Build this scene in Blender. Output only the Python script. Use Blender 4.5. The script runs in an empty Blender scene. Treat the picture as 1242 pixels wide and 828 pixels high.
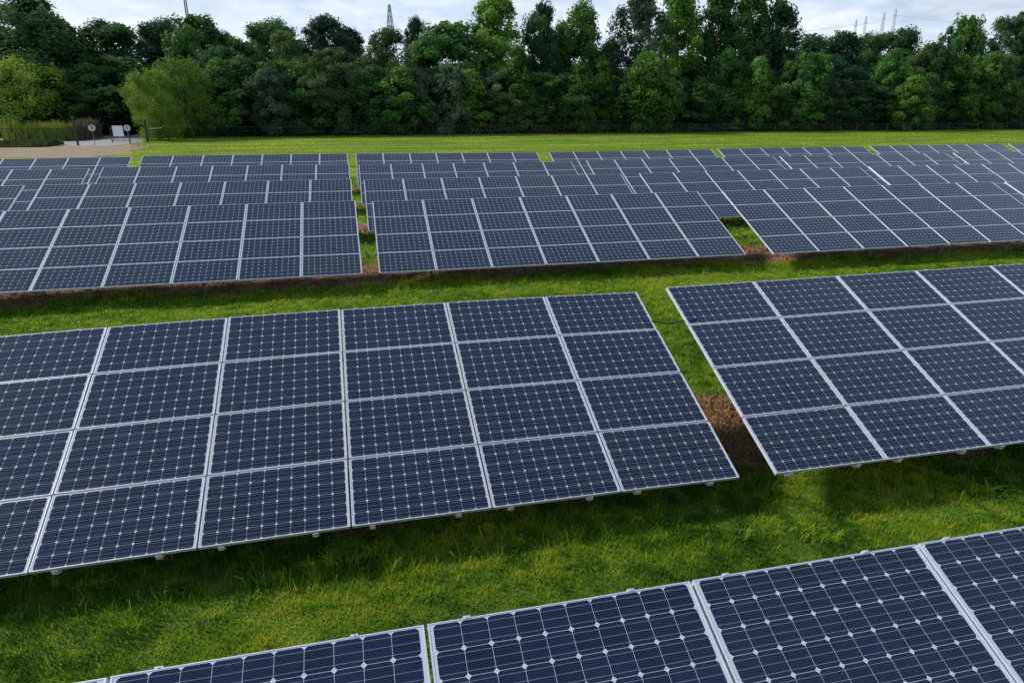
import bpy, math, random
import numpy as np
random.seed(7)
C = bpy.context.scene.collection
R = math.radians
GZ = 0.26                      # the camera solve had its zero 0.2 m under the turf
CAMH, F_PX = 5.364 - GZ, 826.5
YAW, PITCH = R(12.444), R(19.265)
TILT, PU, PV = R(22.92), 1.67, 1.0028   # module plane tilt, column pitch, row pitch
SUN = (-1.10, 0.76, 1.0)       # towards the sun

# ------------------------------------------------------------------ helpers
def empty(name, loc=(0, 0, 0), rz=0.0):
    o = bpy.data.objects.new(name, None); C.objects.link(o)
    o.location = loc; o.rotation_euler = (0, 0, rz); o.empty_display_size = .3
    return o

def tag(o, label=None, cat=None, group=None, kind=None):
    if label: o['label'] = label
    if cat: o['category'] = cat
    if group: o['group'] = group
    if kind: o['kind'] = kind
    return o

def link(name, me, parent=None):
    o = bpy.data.objects.new(name, me); C.objects.link(o)
    if parent: o.parent = parent
    return o

def np_mesh(name, V, nv, F, mat, attr=None, smooth=False):
    """V (n,3) verts, F (m,nv) faces, attr {name: per-vertex array}"""
    me = bpy.data.meshes.new(name)
    V = np.asarray(V, np.float32); F = np.asarray(F, np.int32)
    me.vertices.add(len(V)); me.vertices.foreach_set('co', V.ravel())
    me.loops.add(F.size); me.loops.foreach_set('vertex_index', F.ravel())
    me.polygons.add(len(F))
    me.polygons.foreach_set('loop_start', np.arange(0, F.size, nv, dtype=np.int32))
    me.update(calc_edges=True)
    for k, a in (attr or {}).items():
        at_ = me.attributes.new(k, 'FLOAT', 'POINT'); at_.data.foreach_set('value', np.asarray(a, np.float32))
    if smooth: me.polygons.foreach_set('use_smooth', np.ones(len(F), bool))
    if mat: me.materials.append(mat)
    return me

class MB:
    """collects boxes, bars, tubes"""
    def __init__(s): s.v = []; s.f = []
    def box(s, x0, x1, y0, y1, z0, z1):
        n = len(s.v)
        s.v += [(x, y, z) for z in (z0, z1) for y in (y0, y1) for x in (x0, x1)]
        s.f += [tuple(n + i for i in q) for q in ((0, 2, 3, 1), (4, 5, 7, 6), (0, 1, 5, 4), (2, 6, 7, 3), (0, 4, 6, 2), (1, 3, 7, 5))]
    def prism(s, pts, x0, x1):
        """polygon in the y/z plane, run along x"""
        n = len(s.v); k = len(pts)
        s.v += [(x0, y, z) for y, z in pts] + [(x1, y, z) for y, z in pts]
        s.f.append(tuple(n + i for i in range(k))[::-1]); s.f.append(tuple(n + k + i for i in range(k)))
        for i in range(k):
            j = (i + 1) % k; s.f.append((n + i, n + j, n + k + j, n + k + i))
    def tube(s, path, rad, seg=6):
        n = len(s.v)
        for i, p in enumerate(path):
            a = np.array(path[max(i - 1, 0)], float); b = np.array(path[min(i + 1, len(path) - 1)], float)
            d = b - a; d /= (np.linalg.norm(d) + 1e-9)
            u = np.cross(d, (0, 0, 1) if abs(d[2]) < .9 else (1, 0, 0)); u /= np.linalg.norm(u); w = np.cross(d, u)
            r = rad[i] if isinstance(rad, (list, tuple)) else rad
            for k in range(seg):
                t = 2 * math.pi * k / seg
                s.v.append(tuple(np.array(p) + r * (math.cos(t) * u + math.sin(t) * w)))
        for i in range(len(path) - 1):
            for k in range(seg):
                j = (k + 1) % seg
                s.f.append((n + i * seg + k, n + i * seg + j, n + (i + 1) * seg + j, n + (i + 1) * seg + k))
        s.f.append(tuple(n + k for k in range(seg))[::-1])
        m = n + (len(path) - 1) * seg; s.f.append(tuple(m + k for k in range(seg)))
    def mesh(s, name, mat):
        me = bpy.data.meshes.new(name); me.from_pydata(s.v, [], s.f); me.update()
        if mat: me.materials.append(mat)
        return me
    def build(s, name, mat, parent=None): return link(name, s.mesh(name, mat), parent)

def ray(px, py):
    cy, sy, cp, sp = math.cos(YAW), math.sin(YAW), math.cos(PITCH), math.sin(PITCH)
    a, b = (px - 621) / F_PX, (414 - py) / F_PX
    return (sy * cp + a * cy + b * sy * sp, cy * cp - a * sy + b * cy * sp, -sp + b * cp)
def ground(px, py, z=0.0):
    d = ray(px, py); t = (z - CAMH) / d[2]
    return d[0] * t, d[1] * t
def at(px, py, Y):
    d = ray(px, py)
    return d[0] / d[1] * Y, CAMH + d[2] / d[1] * Y

# smooth value noise in numpy
_rng = np.random.default_rng(3); _T = _rng.random((256, 256))
def vnoise(x, y, s):
    x = np.asarray(x) / s; y = np.asarray(y) / s
    xi = np.floor(x).astype(int); yi = np.floor(y).astype(int); fx = x - xi; fy = y - yi
    fx = fx * fx * (3 - 2 * fx); fy = fy * fy * (3 - 2 * fy)
    g = lambda a, b: _T[a % 256, b % 256]
    return (g(xi, yi) * (1 - fx) + g(xi + 1, yi) * fx) * (1 - fy) + (g(xi, yi + 1) * (1 - fx) + g(xi + 1, yi + 1) * fx) * fy
def fbm(x, y, s): return .5 * vnoise(x, y, s) + .3 * vnoise(x + 31, y + 7, s / 2.3) + .2 * vnoise(x + 5, y + 77, s / 5)

# ------------------------------------------------------------------ materials
def mat_new(name):
    m = bpy.data.materials.new(name); m.use_nodes = True
    nt = m.node_tree; bs = nt.nodes['Principled BSDF']
    return m, nt, bs
def N(nt, t, **kw):
    n = nt.nodes.new(t)
    for k, v in kw.items(): setattr(n, k, v)
    return n
def mth(nt, op, a, b=None, c=None):
    n = nt.nodes.new('ShaderNodeMath'); n.operation = op
    for i, v in enumerate((a, b, c)):
        if v is None: continue
        if isinstance(v, (int, float)): n.inputs[i].default_value = v
        else: nt.links.new(v, n.inputs[i])
    return n.outputs[0]
def mixc(nt, fac, a, b):
    n = nt.nodes.new('ShaderNodeMix'); n.data_type = 'RGBA'
    if isinstance(fac, (int, float)): n.inputs[0].default_value = fac
    else: nt.links.new(fac, n.inputs[0])
    for i, v in ((6, a), (7, b)):
        if isinstance(v, tuple): n.inputs[i].default_value = (*v, 1)
        else: nt.links.new(v, n.inputs[i])
    return n.outputs[2]
def noise(nt, scale, detail=4, rough=.5, coord=None, kind='Object'):
    n = nt.nodes.new('ShaderNodeTexNoise'); n.inputs['Scale'].default_value = scale
    n.inputs['Detail'].default_value = detail; n.inputs['Roughness'].default_value = rough
    if coord is None:
        tc = nt.nodes.new('ShaderNodeTexCoord'); coord = tc.outputs[kind]
    nt.links.new(coord, n.inputs['Vector']); return n.outputs['Fac']
def ramp(nt, fac, stops):
    n = nt.nodes.new('ShaderNodeValToRGB'); cr = n.color_ramp
    while len(cr.elements) < len(stops): cr.elements.new(.5)
    for e, (p, c) in zip(cr.elements, stops): e.position = p; e.color = (*c, 1)
    nt.links.new(fac, n.inputs[0]); return n.outputs[0]

def metal(name, col, rough=.4, met=.5, var=.12, scale=9):
    m, nt, b = mat_new(name)
    f = noise(nt, scale, 5, .6)
    c = ramp(nt, f, [(.3, tuple(x * (1 - var) for x in col)), (.7, tuple(min(1, x * (1 + var)) for x in col))])
    nt.links.new(c, b.inputs['Base Color']); b.inputs['Metallic'].default_value = met
    nt.links.new(mth(nt, 'ADD', mth(nt, 'MULTIPLY', f, .25), rough - .12), b.inputs['Roughness'])
    return m
M = {}
M['alu'] = metal('anodised_aluminium', (.62, .665, .77), .42, .25, .08, 6)
M['galv'] = metal('galvanised_steel', (.76, .75, .71), .5, .15, .12, 14)
M['galv_dark'] = metal('dark_galvanised_steel', (.17, .175, .17), .6, .3, .2, 9)
M['dark'] = metal('dark_painted_steel', (.035, .037, .04), .6, .2, .3, 5)
M['haze_steel'] = metal('haze_tinted_steel', (.38, .43, .52), .8, 0, .05, 1)  # pylon steel with the distance haze put into its base colour
M['haze_faint'] = metal('faint_haze_tinted_steel', (.58, .65, .78), .9, 0, .05, 1)  # paler still: more haze put into the colour
M['board'] = metal('white_sign_paint', (.70, .73, .76), .5, 0, .06, 3)
M['signface'] = metal('faded_sign_face', (.50, .55, .50), .5, 0, .12, 5)
M['black'] = metal('black_rubber', (.015, .015, .016), .7, 0, .2, 20)
M['wood'] = metal('dark_timber', (.05, .035, .025), .85, 0, .3, 12)

# solar cells: 10 x 6 pseudo-square mono cells on a white backsheet, drawn in metres
def cell_material():
    m, nt, b = mat_new('solar_cells')
    uv = nt.nodes.new('ShaderNodeUVMap'); uv.uv_map = 'UVMap'
    sx = nt.nodes.new('ShaderNodeSeparateXYZ'); nt.links.new(uv.outputs[0], sx.inputs[0])
    U, V = sx.outputs[0], sx.outputs[1]
    P, c = .159, .1568
    u = mth(nt, 'SUBTRACT', U, .0315 - .0015); v = mth(nt, 'SUBTRACT', V, .0135 - .0015)
    iu = mth(nt, 'FLOOR', mth(nt, 'DIVIDE', u, P)); iv = mth(nt, 'FLOOR', mth(nt, 'DIVIDE', v, P))
    fu = mth(nt, 'ABSOLUTE', mth(nt, 'SUBTRACT', mth(nt, 'MODULO', mth(nt, 'ADD', u, P), P), P / 2))
    fvs = mth(nt, 'SUBTRACT', mth(nt, 'MODULO', mth(nt, 'ADD', v, P), P), P / 2)
    fv = mth(nt, 'ABSOLUTE', fvs)
    inside = mth(nt, 'MULTIPLY', mth(nt, 'LESS_THAN', fu, c / 2), mth(nt, 'LESS_THAN', fv, c / 2))
    rr = mth(nt, 'SQRT', mth(nt, 'ADD', mth(nt, 'MULTIPLY', fu, fu), mth(nt, 'MULTIPLY', fv, fv)))
    inside = mth(nt, 'MULTIPLY', inside, mth(nt, 'LESS_THAN', rr, .0995))   # rounded corners of the wafer
    rng = mth(nt, 'MULTIPLY', mth(nt, 'MULTIPLY', mth(nt, 'GREATER_THAN', iu, -.5), mth(nt, 'LESS_THAN', iu, 9.5)),
              mth(nt, 'MULTIPLY', mth(nt, 'GREATER_THAN', iv, -.5), mth(nt, 'LESS_THAN', iv, 5.5)))
    inside = mth(nt, 'MULTIPLY', inside, rng)
    bb = mth(nt, 'ABSOLUTE', mth(nt, 'SUBTRACT', fv, .052))
    bus = mth(nt, 'MAXIMUM', mth(nt, 'LESS_THAN', bb, .0011), mth(nt, 'LESS_THAN', fv, .0011))
    oi = nt.nodes.new('ShaderNodeObjectInfo')
    seed = mth(nt, 'ADD', mth(nt, 'ADD', mth(nt, 'MULTIPLY', iu, 1.37), mth(nt, 'MULTIPLY', iv, 7.13)), mth(nt, 'MULTIPLY', oi.outputs['Random'], 91.))
    wn = nt.nodes.new('ShaderNodeTexWhiteNoise'); wn.noise_dimensions = '1D'; nt.links.new(seed, wn.inputs['W'])
    cellc = mixc(nt, wn.outputs['Value'], (.0042, .0122, .038), (.0060, .0165, .052))
    cellc = mixc(nt, mth(nt, 'MULTIPLY', oi.outputs['Random'], .6), cellc, (.0060, .017, .038))
    # dust gathers along the lower edge of the glass
    dn = noise(nt, 3.0, 6, .6)
    dust = mth(nt, 'MULTIPLY', mth(nt, 'ADD', mth(nt, 'MULTIPLY', dn, .05), mth(nt, 'MULTIPLY', mth(nt, 'LESS_THAN', V, .035), .06)), 1.0)
    lit = mixc(nt, bus, cellc, (.21, .26, .36))
    col = mixc(nt, inside, (.50, .55, .66), lit)
    col = mixc(nt, dust, col, (.22, .21, .19))
    nt.links.new(col, b.inputs['Base Color'])
    b.inputs['IOR'].default_value = 1.44
    nt.links.new(mth(nt, 'ADD', mth(nt, 'MULTIPLY', dn, .08), .08), b.inputs['Roughness'])
    return m
M['cells'] = cell_material()

def leaf_material(name, dark, mid, light, trans=.38):
    m, nt, b = mat_new(name)
    a = nt.nodes.new('ShaderNodeAttribute'); a.attribute_name = 'tint'
    oi = nt.nodes.new('ShaderNodeObjectInfo')
    f = mth(nt, 'ADD', a.outputs['Fac'], mth(nt, 'MULTIPLY', mth(nt, 'SUBTRACT', oi.outputs['Random'], .5), .45))
    c = ramp(nt, f, [(.1, dark), (.5, mid), (.92, light)])
    nt.links.new(c, b.inputs['Base Color']); b.inputs['Roughness'].default_value = .62
    b.inputs['Specular IOR Level'].default_value = .08
    tr = nt.nodes.new('ShaderNodeBsdfTranslucent'); nt.links.new(c, tr.inputs[0])
    mx = nt.nodes.new('ShaderNodeMixShader'); mx.inputs[0].default_value = trans
    nt.links.new(b.outputs[0], mx.inputs[1]); nt.links.new(tr.outputs[0], mx.inputs[2])
    nt.links.new(mx.outputs[0], nt.nodes['Material Output'].inputs[0])
    return m
LEAF = {
 'dark':   leaf_material('leaves_dark', (0.021, 0.056, 0.030), (0.049, 0.119, 0.049), (0.113, 0.235, 0.069)),
 'mid':    leaf_material('leaves_mid', (0.023, 0.068, 0.022), (0.054, 0.142, 0.039), (0.116, 0.261, 0.057)),
 'fresh':  leaf_material('leaves_fresh', (0.039, 0.099, 0.023), (0.093, 0.211, 0.040), (0.188, 0.361, 0.061)),
 'yellow': leaf_material('leaves_yellow', (0.108, 0.192, 0.031), (0.216, 0.343, 0.050), (0.366, 0.519, 0.077)),
 'grey':   leaf_material('leaves_grey', (0.040, 0.076, 0.050), (0.087, 0.144, 0.084), (0.185, 0.263, 0.133)),
 'olive':  leaf_material('leaves_olive', (0.037, 0.075, 0.030), (0.084, 0.151, 0.051), (0.168, 0.264, 0.094)),
 'soft':   leaf_material('leaves_willow_shade_side', (0.031, 0.069, 0.019), (0.078, 0.151, 0.030), (0.178, 0.301, 0.048)),
 'pine':   leaf_material('needles_dark', (0.013, 0.037, 0.027), (0.027, 0.071, 0.047), (0.062, 0.127, 0.069)),
}
M['bark'] = metal('bark', (.055, .045, .035), .9, 0, .4, 4)
M['bark_pale'] = metal('bark_pale', (.13, .115, .09), .9, 0, .35, 5)

# ------------------------------------------------------------------ world, sun, camera
sc = bpy.context.scene
w = bpy.data.worlds.new('World'); sc.world = w; w.use_nodes = True
nt = w.node_tree; bg = nt.nodes['Background']
sky = nt.nodes.new('ShaderNodeTexSky'); sky.sky_type = 'NISHITA'; sky.sun_disc = False
el = math.atan2(SUN[2], math.hypot(SUN[0], SUN[1])); az = math.atan2(SUN[0], SUN[1])
sky.sun_elevation = el; sky.sun_rotation = az
sky.air_density = 1.2; sky.dust_density = 2.0; sky.ozone_density = 2.0
tc = nt.nodes.new('ShaderNodeTexCoord')
sep = nt.nodes.new('ShaderNodeSeparateXYZ'); nt.links.new(tc.outputs['Generated'], sep.inputs[0])
zz = mth(nt, 'ADD', mth(nt, 'MAXIMUM', sep.outputs[2], 0.0), .22)
cmb = nt.nodes.new('ShaderNodeCombineXYZ')
nt.links.new(mth(nt, 'DIVIDE', sep.outputs[0], zz), cmb.inputs[0]); nt.links.new(mth(nt, 'DIVIDE', sep.outputs[1], zz), cmb.inputs[1])
cn = noise(nt, 1.1, 8, .58, cmb.outputs[0]); cn2 = noise(nt, 3.6, 7, .62, cmb.outputs[0])
cov = ramp(nt, mth(nt, 'ADD', mth(nt, 'MULTIPLY', cn, .75), mth(nt, 'MULTIPLY', cn2, .25)), [(.34, (.45,) * 3), (.58, (.97,) * 3)])
shade = mixc(nt, ramp(nt, cn2, [(.34, (0, 0, 0)), (.66, (1, 1, 1))]), (6.2, 7.4, 9.8), (9.4, 9.7, 10.2))
skyc = mixc(nt, cov, sky.outputs[0], shade)
fall = mth(nt, 'SUBTRACT', 1.12, mth(nt, 'MULTIPLY', mth(nt, 'POWER', mth(nt, 'MAXIMUM', sep.outputs[2], 0.0001), .7), .80))
hs = nt.nodes.new('ShaderNodeVectorMath'); hs.operation = 'SCALE'; tint = mixc(nt, mth(nt, 'MINIMUM', mth(nt, 'MULTIPLY', mth(nt, 'MAXIMUM', sep.outputs[2], 0.), 1.5), 1.), (1., 1., 1.), (.80, .95, 1.14))
tm = nt.nodes.new('ShaderNodeMix'); tm.data_type = 'RGBA'; tm.blend_type = 'MULTIPLY'; tm.inputs[0].default_value = 1; tm.clamp_result = False
nt.links.new(skyc, tm.inputs[6]); nt.links.new(tint, tm.inputs[7]); nt.links.new(tm.outputs[2], hs.inputs[0]); nt.links.new(fall, hs.inputs['Scale'])
nt.links.new(hs.outputs[0], bg.inputs[0]); bg.inputs[1].default_value = 0.116

sl = bpy.data.lights.new('sun', 'SUN'); sl.energy = 4.8; sl.angle = R(8); sl.color = (1, .92, .76)
so = bpy.data.objects.new('sun', sl); C.objects.link(so)
from mathutils import Vector, Matrix
so.rotation_euler = Vector(SUN).to_track_quat('Z', 'Y').to_euler(); so.location = (-30, 20, 40)

cam = bpy.data.cameras.new('camera'); co = bpy.data.objects.new('camera', cam); C.objects.link(co)
cam.sensor_width = 36; cam.lens = F_PX / 1242 * 36; cam.clip_end = 6000; cam.clip_start = .1
co.location = (0, 0, CAMH); co.rotation_euler = (math.pi / 2 - PITCH, 0, -YAW)
sc.camera = co
sc.view_settings.view_transform = 'Standard'; sc.view_settings.look = 'None'
sc.view_settings.exposure = 0; sc.render.resolution_x = 1024; sc.render.resolution_y = 682

# ------------------------------------------------------------------ table layout (X centre, Y low edge, Z low edge, yaw, slope, sag)
TABLES = [
 ('R0', (4.3966-PU, -.4383, .9791, .0061, .0049, -.0004)),
 ('R1a', (-1.1999, 6.9841, .728, .0143, .0094, -.0022)),
 ('R1b', (10.887, 6.8805, .8587, -.0034, .0089, 0)),
 ('R2a', (-5.9106, 19.2026, .8259, .0185, -.0015, 0)), ('R2b', (6.2324, 19.5957, .7487, -.0006, .0011, .0001)),
 ('R2c', (18.7476, 19.3232, .8214, -.0075, .0059, -.0001)), ('R2d', (31.08, 19.25, .86, -.004, .003, 0)),
 ('R3z', (-18.40, 26.50, .83, 0, -.001, 0)),
 ('R3a', (-6.1231, 26.5173, .7989, .0006, -.0033, .0001)), ('R3b', (6.0692, 26.8867, .706, .0012, .0002, 0)),
 ('R3c', (18.57, 26.6603, .772, -.0005, .0058, 0)), ('R3d', (30.6464, 26.5119, .8385, -.0026, .0006, 0)),
 ('R4z', (-18.5441, 33.9746, .8081, .0002, .0009, 0)),
 ('R4a', (-6.2452, 33.9191, .8307, -.0001, -.0044, 0)), ('R4b', (5.9146, 34.1808, .7377, .0008, -.003, 0)),
 ('R4c', (18.4229, 34.0368, .7886, -.0014, .003, 0)), ('R4d', (30.5194, 33.9793, .8257, -.0023, .0027, 0)),
 ('R4e', (42.75, 33.95, .85, 0, .002, 0)),
 ('R5z', (-18.6952, 41.4141, .8291, .0005, .0001, 0)),
 ('R5a', (-6.385, 41.3116, .8692, .0004, -.0025, 0)), ('R5b', (5.7987, 41.5018, .7796, .0005, -.0077, 0)),
 ('R5c', (18.323, 41.4783, .7447, .0009, .0027, 0)), ('R5d', (30.4956, 41.4451, .8074, 0, .0016, 0)),
 ('R5e', (42.72, 41.44, .84, 0, .001, 0)), ('R5f', (54.95, 41.42, .86, 0, .001, 0)),
]
TLAB = {
 'R0': 'nearest solar table, cut off by the bottom edge of the photo, large cells showing',
 'R1a': 'large solar table filling the left middle, its right end at the bare soil gap',
 'R1b': 'large solar table on the right middle, bright left edge beside the bare soil gap',
 'R2a': 'leftmost solar table of the first row beyond the lit grass lane',
 'R2b': 'middle solar table of the first row beyond the lit grass lane, complete with seven columns',
 'R2c': 'solar table right of the grass and soil hole in the first row beyond the lane',
 'R2d': 'sliver of a solar table at the right rim, first row beyond the lane',
 'R3z': 'solar table cut by the left rim in the second row beyond the lane',
 'R3a': 'second-row solar table beyond the lane, left of the narrow grass gap',
 'R3b': 'second-row solar table beyond the lane, its left end at the narrow grass gap',
 'R3c': 'second-row solar table beyond the lane, ending at a long bright edge',
 'R3d': 'rightmost second-row solar table beyond the lane, beginning with a long bright edge',
 'R4z': 'solar table cut by the left rim in the third row beyond the lane',
 'R4a': 'third-row solar table beyond the lane, left of the narrow grass gap',
 'R4b': 'third-row solar table beyond the lane, right of the narrow grass gap',
 'R4c': 'third-row solar table beyond the lane, second one right of the narrow grass gap',
 'R4d': 'third-row solar table beyond the lane, third one right of the narrow grass gap',
 'R4e': 'third-row solar table beyond the lane, cut off by the right rim of the photo',
 'R5z': 'farthest-row solar table at the left rim, in front of the bare dirt and gravel road',
 'R5a': 'farthest-row solar table left of the narrow grass gap, in front of the willow tree',
 'R5b': 'farthest-row solar table right of the narrow grass gap',
 'R5c': 'farthest-row solar table, second one right of the narrow grass gap',
 'R5d': 'farthest-row solar table between two lit grass slits, third right of the narrow gap',
 'R5e': 'farthest-row solar table near the right rim, fourth one right of the narrow grass gap',
 'R5f': 'last bit of the farthest-row tables at the right rim of the photo',
}
# module meshes --------------------------------------------------------
ML, MS = 1.650, .978
def cells_mesh():
    me = MB(); a, b = .010, .0062
    me.box(-ML/2 + a, ML/2 - a, b, MS - b, -.006, 0)
    m = me.mesh('solar_panel', M['cells']); uvl = m.uv_layers.new(name='UVMap')
    for p in m.polygons:
        for li in p.loop_indices:
            c = m.vertices[m.loops[li].vertex_index].co
            uvl.data[li].uv = (c.x + ML/2, c.y)
    return m
def frame_mesh():
    m = MB(); lip = .0108; z0, z1 = -.040, .0022
    lv = .0068
    m.box(-ML/2, ML/2, 0, lv, z0, z1); m.box(-ML/2, ML/2, MS - lv, MS, z0, z1)
    m.box(-ML/2, -ML/2 + lip, lv, MS - lv, z0, z1); m.box(ML/2 - lip, ML/2, lv, MS - lv, z0, z1)
    return m.mesh('frame', M['alu'])
CELLS, FRAME = cells_mesh(), frame_mesh()
RAIL_L = 3 * PV + MS
def rail_mesh():
    m = MB(); t, d = -.041, .105
    # C-shaped purlin whose lower end is cut on the slant
    y0, y1 = -.012, RAIL_L + .008
    for x0, x1 in ((-.032, -.027), (.027, .032)):
        m.prism([(y0, t), (y1, t), (y1, t - d), (y0 + .055, t - d), (y0, t - d * .55)], x0, x1)
    m.prism([(y0, t), (y1, t), (y1, t - .005), (y0, t - .005)], -.027, .027)
    m.prism([(y0, t - .0052), (y0 + .004, t - .0052), (y0 + .055, t - d), (y0 + .051, t - d), (y0, t - d*.55)], -.027, .027)
    return m.mesh('support_rail', M['galv'])
RAIL = rail_mesh(); RAIL_FAR = RAIL.copy(); RAIL_FAR.materials.clear(); RAIL_FAR.materials.append(M['galv_dark'])  # same rail in a darker colour for the rows farther back
def clamp_mesh():
    m = MB(); m.box(-.022, .022, -.004, .012, -.036, .004); m.box(-.006, .006, .002, .010, .004, .008)
    return m.mesh('end_clamp', M['alu'])
CLAMP = clamp_mesh()

def solar_table(key, par, n=7):
    X, Y, Z, yaw, s, q = par
    Z -= GZ
    root = empty('solar_table', (X, Y, 0), yaw)
    tag(root, TLAB[key], 'solar panels', 'tilted solar tables standing in rows')
    rnd = random.Random(key)
    def z_at(l, v): return Z + v * math.sin(TILT) + s * l + q * l * l
    def slope(l): return -math.atan(s + 2 * q * l)
    def rotm(l, dx=0, dy=0): return (TILT + dx, slope(l) + dy, 0)
    far = Y > 30
    for u in range(n):
        l = (u - n / 2 + .5) * PU
        for v in range(4):
            d = v * PV
            p = link('solar_panel', CELLS, root)
            p.location = (l, d * math.cos(TILT), z_at(l, d)); p.rotation_euler = rotm(l, rnd.gauss(0, .0022), rnd.gauss(0, .0018))
            f = link('frame', FRAME, p)
        for o in (-.37, .63 - .37 + .15 - .03):
            lr = l + (-.595 if o < 0 else .43)
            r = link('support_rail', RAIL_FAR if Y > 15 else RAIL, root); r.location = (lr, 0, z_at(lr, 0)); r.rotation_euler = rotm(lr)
            if not far:
                c = link('end_clamp', CLAMP, root); d = RAIL_L
                c.location = (lr, d * math.cos(TILT), z_at(lr, d)); c.rotation_euler = rotm(lr)
    # cross beams under the purlins, posts and braces
    hl = n * PU / 2 - .25
    for d in (.95, 3.05):
        m = MB()
        for k in range(14):
            l0, l1 = -hl + 2 * hl * k / 14, -hl + 2 * hl * (k + 1) / 14
            y = d * math.cos(TILT) + .055; za, zb = z_at(l0, d) - .145, z_at(l1, d) - .145
            b0 = len(m.v)
            m.v += [(l0, y - .04, za - .07), (l0, y + .04, za - .07), (l0, y - .04, za + .03), (l0, y + .04, za + .03),
                    (l1, y - .04, zb - .07), (l1, y + .04, zb - .07), (l1, y - .04, zb + .03), (l1, y + .04, zb + .03)]
            m.f += [tuple(b0 + i for i in qd) for qd in ((0, 4, 5, 1), (2, 3, 7, 6), (0, 2, 6, 4), (1, 5, 7, 3))]
            if k == 0: m.f.append((b0, b0 + 1, b0 + 3, b0 + 2))
            if k == 13: m.f.append((b0 + 4, b0 + 6, b0 + 7, b0 + 5))
        m.build('cross_beam', M['galv'], root)
    for l in (-hl * .76, -hl * .26, hl * .26, hl * .76):
        tops = []
        for d in (.95, 3.05):
            y = d * math.cos(TILT) + .055; zt = z_at(l, d) - .217
            m = MB()   # rolled C-section post
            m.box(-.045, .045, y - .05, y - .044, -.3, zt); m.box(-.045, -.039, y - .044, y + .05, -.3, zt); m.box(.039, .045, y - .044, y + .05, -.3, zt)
            o = m.build('post', M['galv_dark'], root); o.location = (l, 0, 0); tops.append((y, zt))  # post steel coloured darker, standing in for the shade under the table
        if not far:
            m = MB(); (ya, za), (yb, zb) = tops
            m.tube([(l + .05, ya + .06, za - .02), (l + .05, yb - .06, zb - 1.0)], .018, 6)
            m.build('brace', M['galv'], root)
    return root
for k, p in TABLES: solar_table(k, p, 7)

# cable hanging in the gap between the two big tables
m = MB()
x0, x1 = 4.62, 5.10
pts = [(x0 - .15 + (x1 - x0 + .3) * i / 12, 9.78 + .03 * math.sin(i), 1.77 - .05 * math.sin(math.pi * i / 12)) for i in range(13)]
m.tube(pts, .011, 6)
tag(m.build('cable', M['black']), 'thin black cable hanging across the grass gap between the two large tables', 'cable')

# ------------------------------------------------------------------ ground
# bare soil strips lie under the high side of every row
SOIL = [(7.8, 11.0), (20.2, 23.0), (29.0, 31.0), (36.5, 38.5), (44.0, 46.0)]
def soil_mask(x, y):
    n = fbm(x, y, 1.3) - .5; m = np.zeros_like(np.asarray(x, float))
    for i, (a, b) in enumerate(SOIL):
        bend = (fbm(x + 9 * i, y * 0 + i, 6) - .5) * 1.1
        c, h = (a + b) / 2 + bend, (b - a) / 2
        m = np.maximum(m, np.clip((h - np.abs(y - c)) / .7 + n * 2.6 + .25, 0, 1))
    return m
def axis(lo, hi, step, far):
    a = list(np.arange(lo, hi + 1e-6, step)); d = step; x = hi
    right = []
    while x < far: d *= 1.28; x += d; right.append(x)
    d = step; x = lo; left = []
    while x > -far: d *= 1.28; x -= d; left.append(x)
    return np.array(left[::-1] + a + right)
gx, gy = axis(-16, 40, .22, 3200), axis(-4, 48, .16, 3200)
XX, YY = np.meshgrid(gx, gy); near = np.exp(-(np.maximum(0, YY - 24) / 10) ** 2) * (np.abs(XX) < 60) 
ZZ = ((fbm(XX, YY, 2.1) - .5) * .09 + (vnoise(XX, YY, .5) - .5) * .035) * near
ZZ[(np.abs(YY) > 200)] = 0
nx, ny = len(gx), len(gy)
idx = np.arange(nx * ny).reshape(ny, nx)
Fq = np.stack([idx[:-1, :-1], idx[:-1, 1:], idx[1:, 1:], idx[1:, :-1]], -1).reshape(-1, 4)
inr = (YY < 60) & (YY > -5)
sm = np.where(inr, soil_mask(XX, YY), 0)
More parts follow.
